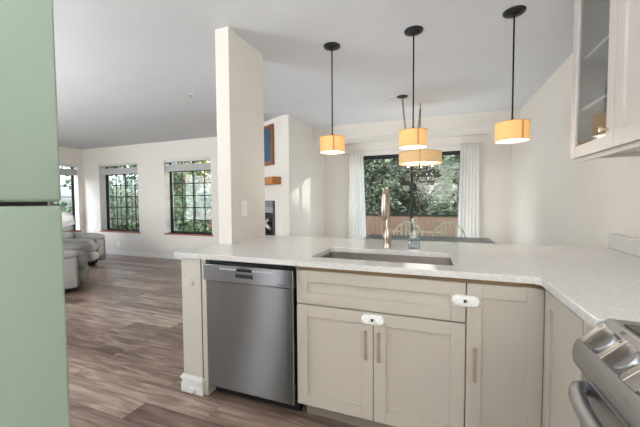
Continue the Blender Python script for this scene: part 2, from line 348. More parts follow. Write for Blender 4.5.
# ------------------------------------------------------------------ windows
def window(n, x0, x1, yg, mtx=None):
    h = holder('window_%d' % n)
    b = MB(); f = .016
    for a in ((x0, x0+f), (x1-f, x1)): b.box(a[0], a[1], yg-.025, yg+.04, WZ0, WZ1, .003, 1, mtx)
    b.box(x0, x1, yg-.025, yg+.04, WZ0, WZ0+f, .003, 1, mtx); b.box(x0, x1, yg-.025, yg+.04, WZ1-f, WZ1, .003, 1, mtx)
    b.build('window_frame', M['alu'], h)
    xm = (x0+x1)/2
    for (a, c, dy) in ((x0+f, xm+.022, 0), (xm-.022, x1-f, .018)):
        b = MB(); s = .02
        b.box(a, a+s, yg+dy-.012, yg+dy+.006, WZ0+f, WZ1-f, 0, 1, mtx); b.box(c-s, c, yg+dy-.012, yg+dy+.006, WZ0+f, WZ1-f, 0, 1, mtx)
        b.box(a, c, yg+dy-.012, yg+dy+.006, WZ0+f, WZ0+f+s, 0, 1, mtx); b.box(a, c, yg+dy-.012, yg+dy+.006, WZ1-f-s, WZ1-f, 0, 1, mtx)
        m_ = (a+c)/2; b.box(m_-.009, m_+.009, yg+dy-.008, yg+dy+.004, WZ0+f, WZ1-f, 0, 1, mtx)
        for k in range(1, 6):
            z = WZ0+.02+k*.262; b.box(a, c, yg+dy-.008, yg+dy+.004, z-.009, z+.009, 0, 1, mtx)
        so = b.build('sash', M['alu'], h)
        MB().box(a+.01, c-.01, yg+dy-.001, yg+dy+.001, WZ0+f+.01, WZ1-f-.01, 0, 1, mtx).build('pane', M['glass'], so)
    b = MB(); b.box(x0-.035, x1+.03, yg-.185, yg-.02, WZ0-.032, WZ0, .004, 2, mtx); b.build('window_sill', M['redwood'], h)
    return h
window(1, *W1, 5.285); window(2, *W2, 5.285)
RM = Matrix(((0, -1, 0, 0), (1, 0, 0, 0), (0, 0, 1, 0), (0, 0, 0, 1)))   # (x,y)->(-y,x): local +y becomes -X
window(3, W3[0], W3[1], 8.275, RM)
def blind(x0, x1, y, label, mtx=None, mirror=False):
    cx = (x0+x1)/2; base = Vector((cx, y, 1.88))
    if mtx is not None: base = mtx @ base
    t = thing('window_blind', label, 'blind', base, 'raised blinds over the living room windows')
    b = MB(); b.box(x0+.004, x1-.004, y-.045, y+.02, 2.075, 2.128, .003, 1, mtx); b.build('head_rail', M['blind'], t)
    b = MB()
    for k in range(11): b.box(x0+.006, x1-.006, y-.035, y+.018, 1.905+k*.0105, 1.905+k*.0105+.0075, .001, 1, mtx)
    b.build('slats', M['blind'], t)
    b = MB(); b.box(x0+.006, x1-.006, y-.035, y+.018, 1.882, 1.902, .003, 1, mtx); b.build('bottom_rail', M['blind'], t)
    for q in (.15, .5, .85):
        xx = x0+(x1-x0)*q; MB().tube([(xx, y-.02, 2.03), (xx, y-.02, 2.08)], .006, 6, mtx=mtx).build('lift_cord', M['blind'], t)
    return t
blind(*W1, 5.165, 'raised grey slat blind at the top of the rear window nearest the room corner')
blind(*W2, 5.165, 'raised grey slat blind on the rear window beside the square column')
blind(W3[0], W3[1], 8.16, 'raised grey slat blind on the side wall window behind the green fridge', RM)

# ------------------------------------------------------------------ sliding patio door
d = holder('door_1'); yd = 5.80
b = MB()
b.box(DX0, DX0+.045, yd-.05, yd+.08, 0, DZ, .003, 1); b.box(DX1-.045, DX1, yd-.05, yd+.08, 0, DZ, .003, 1)
b.box(DX0+.045, DX1-.045, yd-.05, yd+.08, DZ-.028, DZ, .003, 1); b.box(DX0+.045, DX1-.045, yd-.05, yd+.08, 0, .03, .003, 1)
b.build('door_frame', M['alu'], d)
for a, c, dy in ((DX0+.045, -.40, .035), (-.445, DX1-.045, -.012)):
    b = MB(); s = .042
    b.box(a, a+s, yd+dy-.018, yd+dy+.018, .03, DZ-.028, .002, 1); b.box(c-s, c, yd+dy-.018, yd+dy+.018, .03, DZ-.028, .002, 1)
    b.box(a, c, yd+dy-.018, yd+dy+.018, .03, .03+.07, .002, 1); b.box(a, c, yd+dy-.018, yd+dy+.018, DZ-.028-.034, DZ-.028, .002, 1)
    so = b.build('door_panel', M['alu'], d)
    MB().box(a+.03, c-.03, yd+dy-.003, yd+dy+.003, .08, DZ-.04).build('pane', M['dooglass'], so)
b = MB(); b.tube([(-.425, yd-.032, .93), (-.425, yd-.06, .95), (-.425, yd-.06, 1.10), (-.425, yd-.032, 1.12)], .008, 8); b.build('handle', M['black'], d, True)

# ------------------------------------------------------------------ curtains
t = thing('curtain_rod', 'thin pale curtain rod spanning above the sliding patio door', 'curtain rod', (-.55, 5.62, 2.12))
MB().tube([(-1.80, 5.63, 2.132), (.68, 5.63, 2.132)], .009, 10).build('rod', M['grey'], t, True)
for x in (-1.80, .68): MB().lathe([(0, -.02), (.014, -.014), (.018, 0), (.014, .014), (0, .02)], 14, Matrix.Translation((x, 5.63, 2.132))).build('finial', M['grey'], t, True)
for x in (-1.70, -.55, .60): MB().box(x-.006, x+.006, 5.64, 5.72, 2.125, 2.137).build('bracket', M['grey'], t)
def curtain(x0t, x1t, x0b, x1b, folds, label, seed):
    rnd = random.Random(seed); nx, nz = 110, 26; b = bmesh.new(); g = []
    ph = [rnd.uniform(0, 6) for _ in range(4)]
    for j in range(nz+1):
        v = j/nz; z = 2.155-v*2.125; row = []
        for i in range(nx+1):
            u = i/nx; x = (x0t*(1-v)+x0b*v)+u*((x1t-x0t)*(1-v)+(x1b-x0b)*v)
            amp = .010+.010*v; th = 2*PI*folds*u+.5*math.sin(3*u+ph[0])
            y = 5.63+amp*math.sin(th)+.008*math.sin(2.3*th+ph[1])*v
            if v < .03: y = 5.63+.02*math.sin(th*1.7)
            row.append(b.verts.new((x+.008*math.sin(2*th+ph[2])*v, y, z)))
        g.append(row)
    for j in range(nz):
        for i in range(nx): b.faces.new((g[j][i], g[j][i+1], g[j+1][i+1], g[j+1][i]))
    me = MB(); me.add(b); o = me.build('sheer_curtain', M['sheer'], None, True)
    md = o.modifiers.new('thick', 'SOLIDIFY'); md.thickness = .0015
    return tag(o, label, 'curtain', 'white sheers beside the patio door')
curtain(-1.53, -1.27, -1.56, -1.19, 6, 'white sheer curtain gathered at the left side of the patio door', 1)
curtain(.355, .63, .31, .66, 6, 'white sheer curtain gathered at the right side of the patio door', 2)

# ------------------------------------------------------------------ refrigerator
fx, fy = -.66, .379
t = thing('refrigerator', 'tall sage green refrigerator with the freezer door on top', 'refrigerator', (-1.05, .03, 0))
MB().box(-1.42, fx-.075, -.36, fy-.01, .03, 1.79, .01).build('body', M['green'], t, True)
b = MB(); b.box(fx-.068, fx, -.37, fy, .09, 1.2325, .007, 4); b.build('fridge_door', M['green'], t, True)
b = MB(); b.box(fx-.068, fx, -.37, fy, 1.2395, 1.80, .007, 4); b.build('freezer_door', M['green'], t, True)
MB().box(fx-.075, fx-.068, -.355, fy-.018, .10, 1.78).build('gasket', M['gasket'], t)
MB().box(fx-.055, fx-.016, -.355, fy-.016, 1.2325, 1.2395).build('gap_seal', M['gasket'], t)
MB().box(-1.40, fx-.06, -.34, fy-.03, 0, .09).build('base_grille', M['black'], t)
for z in (.55, 1.28): MB().tube([(fx, -.31, z), (fx+.045, -.31, z+.02), (fx+.045, -.31, z+.36), (fx, -.31, z+.38)], .011, 8).build('handle', M['green'], t, True)

# ------------------------------------------------------------------ worktop
def worktop():
    xs = [-1.575, -1.55, CX1+.001, -.682, .080, .405, 1.098]; ys = [1.038, 1.52, 1.655, CY0-.001, 2.04, CY1+.001, 2.575]
    top, bot = CT, CT-.030
    def inside(x, y):
        if y < 1.52 and x < .405: return False
        if -.682 < x < .080 and 1.655 < y < 2.04: return False
        if x < CX1 and CY0 < y < CY1: return False
        if x < -1.55 and y > CY0: return False
        return True
    b = bmesh.new(); vs = {}
    def V(i, j, z):
        k = (i, j, z)
        if k not in vs: vs[k] = b.verts.new((xs[i], ys[j], z))
        return vs[k]
    cells = {(i, j) for i in range(len(xs)-1) for j in range(len(ys)-1) if inside((xs[i]+xs[i+1])/2, (ys[j]+ys[j+1])/2)}
    for i, j in cells:
        b.faces.new((V(i, j, top), V(i+1, j, top), V(i+1, j+1, top), V(i, j+1, top)))
        b.faces.new((V(i, j+1, bot), V(i+1, j+1, bot), V(i+1, j, bot), V(i, j, bot)))
        for (di, dj, p, q) in ((-1, 0, (i, j+1), (i, j)), (1, 0, (i+1, j), (i+1, j+1)), (0, -1, (i, j), (i+1, j)), (0, 1, (i+1, j+1), (i, j+1))):
            if (i+di, j+dj) not in cells:
                b.faces.new((V(*p, top), V(*p, bot), V(*q, bot), V(*q, top)))
    bmesh.ops.recalc_face_normals(b, faces=b.faces)
    def vert_edges(pts):
        return [e for e in b.edges if abs(e.verts[0].co.z-e.verts[1].co.z) > .01 and any((e.verts[0].co.xy-Vector(p)).length < 1e-4 for p in pts)]
    bmesh.ops.bevel(b, geom=vert_edges([(.405, 1.52)]), offset=.03, segments=6, affect='EDGES', profile=.5)
    bmesh.ops.bevel(b, geom=vert_edges([(-.682, 1.655), (.080, 1.655), (-.682, 2.04), (.080, 2.04)]), offset=.018, segments=5, affect='EDGES', profile=.5)
    bmesh.ops.bevel(b, geom=vert_edges([(-1.575, 1.52)]), offset=.012, segments=4, affect='EDGES', profile=.5)
    fl = [f for f in b.faces if abs(f.normal.z) > .9]
    bmesh.ops.dissolve_limit(b, angle_limit=.01, verts=list(b.verts), edges=list(b.edges))
    ed = [e for e in b.edges if abs(e.verts[0].co.z-top) < 1e-5 and abs(e.verts[1].co.z-top) < 1e-5 and e.calc_face_angle(0) > 1.2]
    bmesh.ops.bevel(b, geom=ed, offset=.003, segments=2, affect='EDGES', profile=.5)
    m = MB(); m.add(b); o = m.build('worktop', M['quartz'], None)
    return tag(o, 'pale speckled quartz worktop in an L over the peninsula and corner', 'countertop')
worktop()
tag(MB().box(1.056, 1.099, 1.04, 2.572, CT+.001, CT+.095, .002, 1).build('backsplash', M['quartz']), 'low speckled quartz backsplash strip along the right wall', 'backsplash')

# sink
t = thing('sink', 'rectangular undermount steel sink set into the peninsula worktop', 'sink', (-.30, 1.85, .66))
def sink():
    x0, x1, y0, y1, zt, zb = -.688, .086, 1.649, 2.046, CT-.0315, .665
    b = bmesh.new()
    def ring(ins, z, rad, n=6):
        out = []
        for cx, cy, a0 in ((x1-ins-rad, y1-ins-rad, 0), (x0+ins+rad, y1-ins-rad, PI/2), (x0+ins+rad, y0+ins+rad, PI), (x1-ins-rad, y0+ins+rad, 1.5*PI)):
            for k in range(n+1):
                a = a0+PI/2*k/n; out.append(b.verts.new((cx+rad*math.cos(a), cy+rad*math.sin(a), z)))
        return out
    R = [ring(-.02, zt, .03), ring(0, zt, .022), ring(.004, zb+.02, .022), ring(.02, zb, .02), ring(-.02, zt-.003, .03)]
    for a, c in ((0, 1), (1, 2), (2, 3)):
        n = len(R[a])
        for i in range(n): b.faces.new((R[a][i], R[a][(i+1) % n], R[c][(i+1) % n], R[c][i]))
    b.faces.new(R[3]); n = len(R[0])
    for i in range(n): b.faces.new((R[0][i], R[4][i], R[4][(i+1) % n], R[0][(i+1) % n]))
    m = MB(); m.add(b); return m
o = sink().build('basin', M['sink'], t, True); md = o.modifiers.new('thick', 'SOLIDIFY'); md.thickness = .0015; md.offset = 0
MB().lathe([(0, .003), (.03, .003), (.045, .006), (.052, .001)], 24, Matrix.Translation((-.30, 1.90, .667))).build('drain', M['satin'], t, True)

# faucet
t = thing('faucet', 'brushed champagne pull-down gooseneck faucet standing behind the sink', 'faucet', (-.314, 2.15, CT))
MB().lathe([(0, 0), (.030, 0), (.030, .006), (.026, .012), (.024, .03), (.027, .06), (.0275, .085), (.022, .115), (.0165, .13), (0, .13)], 28, Matrix.Translation((-.314, 2.15, CT+.0005))).build('base', M['nickel'], t, True)
pts = [(-.314, 2.15, CT+.115), (-.314, 2.15, 1.215)]
for k in range(1, 17):
    a = PI*k/16; pts.append((-.314+.007*k/16, 2.055+.095*math.cos(a), 1.215+.095*math.sin(a)))
pts.append((-.307, 1.96, 1.20))
sp = MB().tube(pts, .0145, 14).build('spout', M['nickel'], t, True)
MB().lathe([(0, -.10), (.015, -.10), (.0205, -.09), (.020, -.02), (.0175, .04), (.0145, .06), (0, .06)], 20, Matrix.Translation((-.307, 1.96, 1.215))).build('spray_head', M['nickel'], t, True)
MB().tube([(-.33, 2.15, CT+.07), (-.345, 2.148, CT+.075), (-.352, 2.145, CT+.10), (-.356, 2.14, CT+.165)], [.012, .012, .0085, .006], 12).build('lever', M['nickel'], t, True)

# soap bottle
t = thing('glass_bottle', 'clear square glass bottle with a tan stopper beside the faucet', 'bottle', (-.139, 2.13, CT))
def bottle_prof(mb, w, z0, z1, zs, zn, rn, mtx):
    b = bmesh.new(); rings = []
    for (hw, z, c) in ((w, z0, .012), (w, z1, .012), (w*.86, zs-.006, .02), (rn*1.15, zs+.008, rn*1.0), (rn, zn, rn*.98)):
        ring = []
        for sx, sy, a0 in ((1, 1, 0), (-1, 1, PI/2), (-1, -1, PI), (1, -1, 1.5*PI)):
            for k in range(5):
                a = a0+PI/2*k/4; ring.append(b.verts.new((sx*(hw-c)+c*math.cos(a), sy*(hw-c)*.8+c*math.sin(a), z)))
        rings.append(ring)
    for a, c in zip(rings, rings[1:]):
        n = len(a)
        for i in range(n): b.faces.new((a[i], a[(i+1) % n], c[(i+1) % n], c[i]))
    b.faces.new(rings[0][::-1]); mb.add(b, mtx); return mb
BM = Matrix.Translation((-.139, 2.13, CT+.001)) @ Matrix.Rotation(.15, 4, 'Z')
bottle_prof(MB(), .037, 0, .118, .14, .165, .0125, BM).build('body', M['bottle'], t, True)
bottle_prof(MB(), .0335, .006, .055, .0555, .056, .033, BM).build('liquid', M['liquid'], t, True)
MB().lathe([(0, .15), (.011, .15), (.011, .166), (.0185, .168), (.0185, .198), (.014, .202), (0, .202)], 20, BM).build('stopper', M['tan'], t, True)

# ------------------------------------------------------------------ end panel of the peninsula
t = thing('end_panel', 'cream painted end post of the peninsula, left of the dishwasher', 'end post', (-1.47, 1.75, 0))
MB().box(-1.543, -1.388, 1.55, 1.940, .0, .8835, .002, 1).build('post', M['panel'], t)
MB().box(-1.387, -1.352, 1.556, 1.940, 0, .8835, .0015, 1).build('filler_strip', M['panel'], t)
MB().box(-1.3885, -1.3865, 1.552, 1.94, .11, .8835).build('panel_edge', M['rawwood'], t)
b = MB()
b.box(-1.556, -1.380, 1.535, 1.945, 0, .062, .002, 1); b.box(-1.552, -1.384, 1.539, 1.945, .062, .085, .002, 1); b.box(-1.559, -1.377, 1.532, 1.945, .085, .103, .003, 1); b.box(-1.552, -1.384, 1.539, 1.945, .103, .112, .002, 1)
b.build('plinth', M['trim'], t)
MB().lathe([(0, .006), (.014, .006), (.017, .004), (.02, .0045), (.022, .003), (.023, 0)], 28, Matrix.Translation((-1.464, 1.55, .722)) @ Matrix.Rotation(PI/2, 4, 'X')).build('round_plug', M['panel'], t, True)
MB().lathe([(0, .012), (.016, .012), (.02, .008), (.021, 0)], 24, Matrix.Translation((-1.464, 1.535, .026)) @ Matrix.Rotation(PI/2, 4, 'X')).build('door_bumper', M['trim'], t, True)

# ------------------------------------------------------------------ dishwasher
t = thing('dishwasher', 'stainless steel dishwasher between the end post and sink cabinet', 'dishwasher', (-1.04, 1.82, 0))
MB().box(-1.345, -.740, 1.575, 2.14, .10, .862).build('body', M['black'], t)
MB().box(-1.334, -.738, 1.535, 1.574, .088, .752, .004, 2).build('door_panel', M['steel_d'], t)
MB().box(-1.341, -.730, 1.518, 1.574, .757, .857, .004, 2).build('control_panel', M['steel'], t)
MB().box(-1.105, -.985, 1.5165, 1.519, .788, .812, .002, 1).build('handle_slot', M['black'], t)
MB().box(-1.108, -1.018+.035, 1.512, 1.519, .786, .7895, .001, 1).build('slot_lip', M['steel'], t)
MB().box(-1.092, -.995, 1.5168, 1.5185, .826, .843).build('display', M['blkglass'], t)
for k in range(6):
    x = -1.215+k*.0195
    MB().box(x, x+.014, 1.5172, 1.5185, .830, .842, .0005, 1).build('button', M['grey'], t)
for k in range(7):
    x = -.985+k*.0195
    MB().box(x, x+.011, 1.5172, 1.5185, .830, .841, .0005, 1).build('button', M['grey'], t)
text_mesh('BOSCH', 'logo', M['ink'], .013, (-1.043, 1.5172, .8495), (PI/2, 0, 0), t)
text_mesh('SilencePlus', 'print', M['ink'], .010, (-.800, 1.5172, .772), (PI/2, 0, 0), t)
MB().box(-1.345, -.74, 1.62, 1.66, .0, .10).build('toe_kick', M['black'], t)

# ------------------------------------------------------------------ base cabinets
def bar_handle(root, x, z0, z1, y):
    MB().tube([(x, y, z0+.014), (x, y-.022, z0+.012), (x, y-.028, z0), ], .004, 8).tube([(x, y, z1-.014), (x, y-.022, z1-.012), (x, y-.028, z1)], .004, 8).tube(
        [(x, y-.027, z0-.003), (x, y-.029, (z0*3+z1)/4), (x, y-.031, (z0+z1)/2), (x, y-.029, (z0+3*z1)/4), (x, y-.027, z1+.003)], [.008, .0068, .006, .0068, .008], 10).build('handle', M['satin'], root, True)
DY = 1.545
t = thing('sink_cabinet', 'greige shaker base cabinet under the sink with two doors', 'cabinet', (-.295, 1.85, 0))
b = MB(); b.box(-.727, -.709, DY+.021, 2.15, .10, .8835); b.box(.112, .129, DY+.021, 2.15, .10, .8835); b.box(-.709, .112, 2.134, 2.15, .10, .8835); b.box(-.709, .112, DY+.03, 2.134, .10, .116)
b.box(-.709, .112, DY+.021, DY+.04, .855, .8835); b.box(-.709, .112, DY+.021, DY+.04, .655, .69); b.box(-.31, -.28, DY+.021, DY+.04, .116, .655)
b.build('carcass', M['cab'], t)
MB().box(-.727, .129, DY+.006, DY+.0205, .8600, .8835).build('sub_top_strip', M['rawwood'], t)
shaker(MB(), -.721, .127, .677, .8585, DY).build('false_drawer_front', M['cab'], t)
d1 = shaker(MB(), -.721, -.298, .105, .668, DY).build('door', M['cab'], t); bar_handle(d1, -.330, .437, .577, DY)
d2 = shaker(MB(), -.294, .127, .105, .668, DY).build('door', M['cab'], t); bar_handle(d2, -.265, .437, .577, DY)
MB().box(-.70, .129, 1.625, 1.645, 0, .10).build('toe_kick', M['kick'], t)
t = thing('corner_cabinet', 'greige corner base cabinet with an inward-folding pair of doors', 'cabinet', (.72, 1.8, 0))
b = MB(); b.box(.132, .15, DY+.021, 2.15, .10, .8835); b.box(.15, 1.09, 2.134, 2.15, .10, .8835); b.box(1.07, 1.09, 1.06, 2.134, .10, .8835); b.box(.46, 1.07, 1.045, 1.063, .10, .8835)
b.prism([(.15, DY+.03), (.46, DY+.03), (.46, 1.063), (1.07, 1.063), (1.07, 2.134), (.15, 2.134)], 'z', .10, .116); b.box(.15, .44, DY+.021, DY+.04, .86, .8835); b.box(.452, .47, 1.063, DY+.03, .86, .8835)
b.build('carcass', M['cab'], t)
MB().box(.132, .44, DY+.006, DY+.0205, .8600, .8835).build('sub_top_strip', M['rawwood'], t)
MB().box(.436, .4505, 1.05, DY+.0, .8640, .8835).build('sub_top_strip', M['rawwood'], t)
d3 = shaker(MB(), .132, .4285, .105, .8585, DY).build('door', M['cab'], t); bar_handle(d3, .165, .427, .572, DY)
XM = Matrix(((0, 1, 0, 0), (-1, 0, 0, 0), (0, 0, 1, 0), (0, 0, 0, 1)))   # door facing -Y -> facing -X : (x,y)->(y,-x)
shaker(MB(), -1.5435, -1.185, .105, .8585, .430, mtx=XM).build('door', M['cab'], t)
MB().box(.432, .45, 1.045, 1.183, .105, .862, .001, 1).build('filler_strip', M['cab'], t)
b = MB(); b.box(.132, .50, 1.625, 1.645, 0, .10); b.box(.50, .52, 1.05, 1.645, 0, .10); b.build('toe_kick', M['kick'], t)
t = thing('peninsula_back_panel', 'plain cream back panel closing the dining side of the peninsula', 'panel', (-.2, 2.17, 0))
MB().box(-1.43, 1.09, 2.152, 2.172, 0, .8835).build('panel', M['panel'], t)
MB().box(-1.43, 1.09, 2.173, 2.187, 0, .09, .003, 1).build('kick_board', M['trim'], t)

# child locks
def lock(x, z, label):
    t = thing('cabinet_lock', label, 'child lock', (x, DY, z), 'white child locks on the base cabinets')
    def cap(w, h, y0, y1):
        pl = []
        for sx, a0 in ((1, -PI/2), (-1, PI/2)):
            for k in range(13):
                a = a0+PI*k/12; pl.append((x+sx*(w-h)+h*math.cos(a), z+h*math.sin(a)))
        return pl
    MB().prism(cap(.060, .0255, 0, 0), 'y', DY-.011, DY-.0005, .003).build('strap', M['white'], t, True)
    for s in (-1, 1):
        MB().lathe([(0, .018), (.016, .018), (.022, .015), (.0245, .010)], 24, Matrix.Translation((x+s*.034, DY, z)) @ Matrix.Rotation(PI/2, 4, 'X')).build('pad', M['white'], t, True)
    MB().box(x-.0165, x+.0165, DY-.0135, DY-.0105, z-.012, z+.012, .002, 1).build('buckle', M['white'], t)
    MB().box(x-.010, x+.001, DY-.0142, DY-.0132, z-.007, z+.007).build('slot', M['gasket'], t)
    MB().box(x+.001, x+.009, DY-.0146, DY-.0132, z-.007, z+.007, .001, 1).build('button', M['satin'], t)
lock(-.296, .635, 'white child lock strap across the tops of the two sink cabinet doors')
lock(.128, .7785, 'white child lock strap joining the false drawer and the corner door')

# ------------------------------------------------------------------ range
RY1, RY0 = 1.033, .273
t = thing('range', 'stainless steel slide-in range with chunky front knobs, right of the aisle', 'range', (.75, .65, 0))
MB().box(.455, 1.07, RY0+.004, RY1-.004, .03, .895).build('body', M['rsteel'], t)
prof = [(.47, .920), (.434, .922), (.428, .920), (.418, .911), (.372, .865), (.362, .854), (.356, .842), (.352, .824), (.352, .806), (.356, .79), (.366, .779), (.38, .776), (.47, .776)]
MB().prism(prof, 'y', RY0, RY1, .003).build('control_panel', M['rsteel'], t, True)
MB().box(.43, 1.075, RY0, RY1, .895, .9205, .004, 2).build('cooktop_rim', M['rsteel'], t)
MB().box(.442, 1.04, RY0+.03, RY1-.045, .9205, .9245, .002, 1).build('cooktop_glass', M['blkglass'], t)
for (bx, by, br) in ((.62, .84, .10), (.62, .46, .085), (.90, .84, .08), (.90, .46, .105)):
    b = MB()
    for rr in (br, br*.62): b.tube([(bx+rr*math.cos(2*PI*k/40), by+rr*math.sin(2*PI*k/40), .9246) for k in range(40)], .0012, 5, True)
    b.build('burner_ring', M['grey'], t)
dr = MB().box(.372, .455, RY0+.006, RY1-.006, .20, .770, .004, 2).build('oven_door', M['rsteel'], t)
MB().box(.368, .373, RY0+.12, RY1-.12, .30, .62).build('oven_window', M['blkglass'], dr)
hp = [(.374, .995, .740), (.352, .982, .742), (.338, .95, .742), (.326, .88, .742), (.320, .78, .742), (.318, .653, .742)]
hp += [(x, 2*.653-y, z) for x, y, z in hp[-2::-1]]
MB().tube(hp, .0185, 16).build('handle', M['rsteel'], dr, True)
MB().box(.38, .455, RY0+.006, RY1-.006, .03, .19, .004, 2).build('storage_drawer', M['rsteel'], t)
ang = math.atan2(.911-.865, .418-.372)
def knob(y):
    # local z = panel normal; local x = up the slope
    nz = Vector((-math.sin(ang), 0, math.cos(ang))); nx = Vector((math.cos(ang), 0, math.sin(ang))); ny = nz.cross(nx)
    K = Matrix(((nx.x, ny.x, nz.x, .3895), (nx.y, ny.y, nz.y, y), (nx.z, ny.z, nz.z, .8832), (0, 0, 0, 1)))
    k = MB().lathe([(.033, 0), (.034, .003), (.033, .010), (.030, .013), (0, .013)], 36, K).build('knob', M['rsteel'], t, True)
    b = MB(); b.prism([(-.0125, .012), (.0125, .012), (.0075, .038), (-.0075, .038)], 'x', -.034, .034, .002, K); b.build('grip', M['kgrip'], k)
    MB().box(.018, .028, -.0012, .0012, .0376, .0386, 0, 1, K).build('pointer', M['ink'], k)
    b = MB(); 
    for q in range(12):
        a = 2*PI*q/12
    b.tube([(.045+.0045*math.cos(2*PI*q/16), -.0+.0045*math.sin(2*PI*q/16), .0006) for q in range(16)], .0007, 5, True, K); b.build('burner_mark', M['ink'], t)
for y in (.945, .855, .765, .54, .45, .36): knob(y)

# ------------------------------------------------------------------ wall cabinets
UX = .75; UZ0, UZ1 = 1.475, 2.46
def box_carcass(b, y0, y1):
    b.box(UX+.021, 1.098, y0, y0+.018, UZ0+.002, UZ1); b.box(UX+.021, 1.098, y1-.018, y1, UZ0+.002, UZ1)
    b.box(UX+.021, 1.098, y0+.018, y1-.018, UZ0+.025, UZ0+.043); b.box(UX+.021, 1.098, y0+.018, y1-.018, UZ1-.018, UZ1); b.box(1.086, 1.098, y0+.018, y1-.018, UZ0+.043, UZ1-.018)
t = thing('glass_wall_cabinet', 'pale wall cabinet with a glazed door, leftmost on the right wall', 'cabinet', (.93, 2.055, UZ0))
b = MB(); box_carcass(b, 1.812, 2.302); b.build('carcass', M['upcab'], t)
dr = shaker(MB(), -2.302, -1.813, UZ0, UZ1-.004, UX, fr=.066, panel=False, mtx=XM).build('door', M['upcab'], t)
MB().box(UX+.009, UX+.013, 1.872, 2.243, UZ0+.06, UZ1-.064).build('pane', M['cabglass'], dr)
KN = Matrix.Translation((UX, 1.862, 1.567)) @ Matrix.Rotation(-PI/2, 4, 'Y')
MB().lathe([(.009, 0), (.009, .003), (.005, .006), (.005, .018), (.013, .022), (.0145, .027), (.011, .032), (0, .033)], 20, KN).build('knob', M['satin'], dr, True)
for z in (1.745, 2.03): MB().box(UX+.035, 1.086, 1.831, 2.283, z, z+.018, .001, 1).build('shelf', M['upcab'], t)
MB().box(UX+.024, UX+.042, 1.812, 2.29, UZ0-.022, UZ0+.001).build('light_rail', M['upcab'], t)
MB().tube([(.79, 2.303, 1.555), (.79, 2.322, 1.555), (.79, 2.326, 1.545), (.79, 2.326, 1.528), (.79, 2.334, 1.524)], .0045, 6).build('hook', M['blkmetal'], t)
t = thing('wall_cabinet', 'pale shaker wall cabinet cut off by the right edge of the photo', 'cabinet', (.93, 1.5, UZ0))
b = MB(); box_carcass(b, 1.05, 1.809); b.build('carcass', M['upcab'], t)
shaker(MB(), -1.808, -1.432, UZ0, UZ1-.004, UX, fr=.066, mtx=XM).build('door', M['upcab'], t)
shaker(MB(), -1.428, -1.052, UZ0, UZ1-.004, UX, fr=.066, mtx=XM).build('door', M['upcab'], t)
MB().box(UX+.024, UX+.042, 1.06, 1.809, UZ0-.022, UZ0+.001).build('light_rail', M['upcab'], t)
MB().box(.88, 1.05, 1.30, 1.62, UZ0+.003, UZ0+.024, .004, 1).build('under_light', M['black'], t)
gl = []
for i, (x, y, lab) in enumerate(((.90, 2.12, 'clear tumbler on the middle shelf behind the cabinet glass, nearest the dining room'), (.92, 2.02, 'clear tumbler between two others on the shelf behind the cabinet glass'), (.90, 1.93, 'clear tumbler on the shelf behind the cabinet glass, nearest the range'))):
    o = MB().lathe([(0, .004), (.026, .004), (.03, .12), (.032, .12), (.028, 0), (0, 0)], 24).build('drinking_glass', M['tumbler'], None, True)
    o.location = (x, y, 1.7645); tag(o, lab, 'glass', 'tumblers in the glazed cabinet')

# ------------------------------------------------------------------ pendants
def pendant():
    t = thing('pendant_lamp', 'x', 'pendant lamp', (0, 0, CEIL), 'drum pendants over the peninsula')
    MB().lathe([(0, -.030), (.02, -.030), (.03, -.024), (.045, -.021), (.05, -.012), (.066, -.010), (.07, -.004), (.07, -.0005), (0, -.0005)], 36).build('canopy', M['blkmetal'], t, True).location = (0, 0, 0)
    MB().tube([(0, 0, -.028), (0, 0, -.73)], .0055, 12).build('rod', M['blkmetal'], t, True)
    MB().lathe([(.006, -.717), (.009, -.722), (.012, -.732), (.024, -.747), (.024, -.752), (0, -.752)], 24).build('socket_cap', M['blkmetal'], t, True)
    s = MB().lathe([(.102, -.872), (.104, -.872), (.104, -.750), (.102, -.750), (.102, -.872)], 48).build('shade', M['shade'], t, True)
    for z in (-.872, -.751): MB().tube([(.1042*math.cos(2*PI*k/48), .1042*math.sin(2*PI*k/48), z) for k in range(48)], .0032, 6, True).build('rim_tape', M['shadetrim'], s, True)
    a = -1.15; MB().box(.1035, .1055, -.007, .007, -.870, -.752, 0, 1, Matrix.Rotation(a, 4, 'Z')).build('seam_tape', M['shadetrim'], s)
    MB().lathe([(0, -.8725), (.1025, -.8725), (.1025, -.869), (0, -.869)], 40).build('diffuser', M['diff'], t, True)
    b = MB()
    for k in range(3):
        b.tube([(0, 0, -.750), (.102*math.cos(2*PI*k/3), .102*math.sin(2*PI*k/3), -.754)], .002, 6)
    b.build('spider', M['blkmetal'], t)
    l = bpy.data.lights.new('bulb_light', 'POINT'); l.energy = 1.5; l.color = (1, .92, .80); l.shadow_soft_size = .09
    lo = bpy.data.objects.new('bulb_light', l); C.objects.link(lo); lo.parent = t; lo.location = (0, 0, -.93)
    return t
# build meshes at origin, children already local (z measured from the ceiling)
def pendant_at_origin():
    t = pendant()
    for ch in list(t.children):
        if ch.type == 'MESH': ch.data.transform(Matrix.Translation((0, 0, CEIL)))
        for g in ch.children: g.data.transform(Matrix.Translation((0, 0, CEIL)))
    return t
p0 = pendant_at_origin(); p0.location = (-.825, 2.5, CEIL); p0['label'] = 'small drum pendant lamp nearest the column, leftmost over the peninsula'
for x, lab in ((-.175, 'small drum pendant lamp in the middle of the three, above the faucet'), (.482, 'small drum pendant lamp nearest the wall cabinets, right of the three')):
    c = copy_tree(p0); c.location = (x, 2.5, CEIL); c['label'] = lab

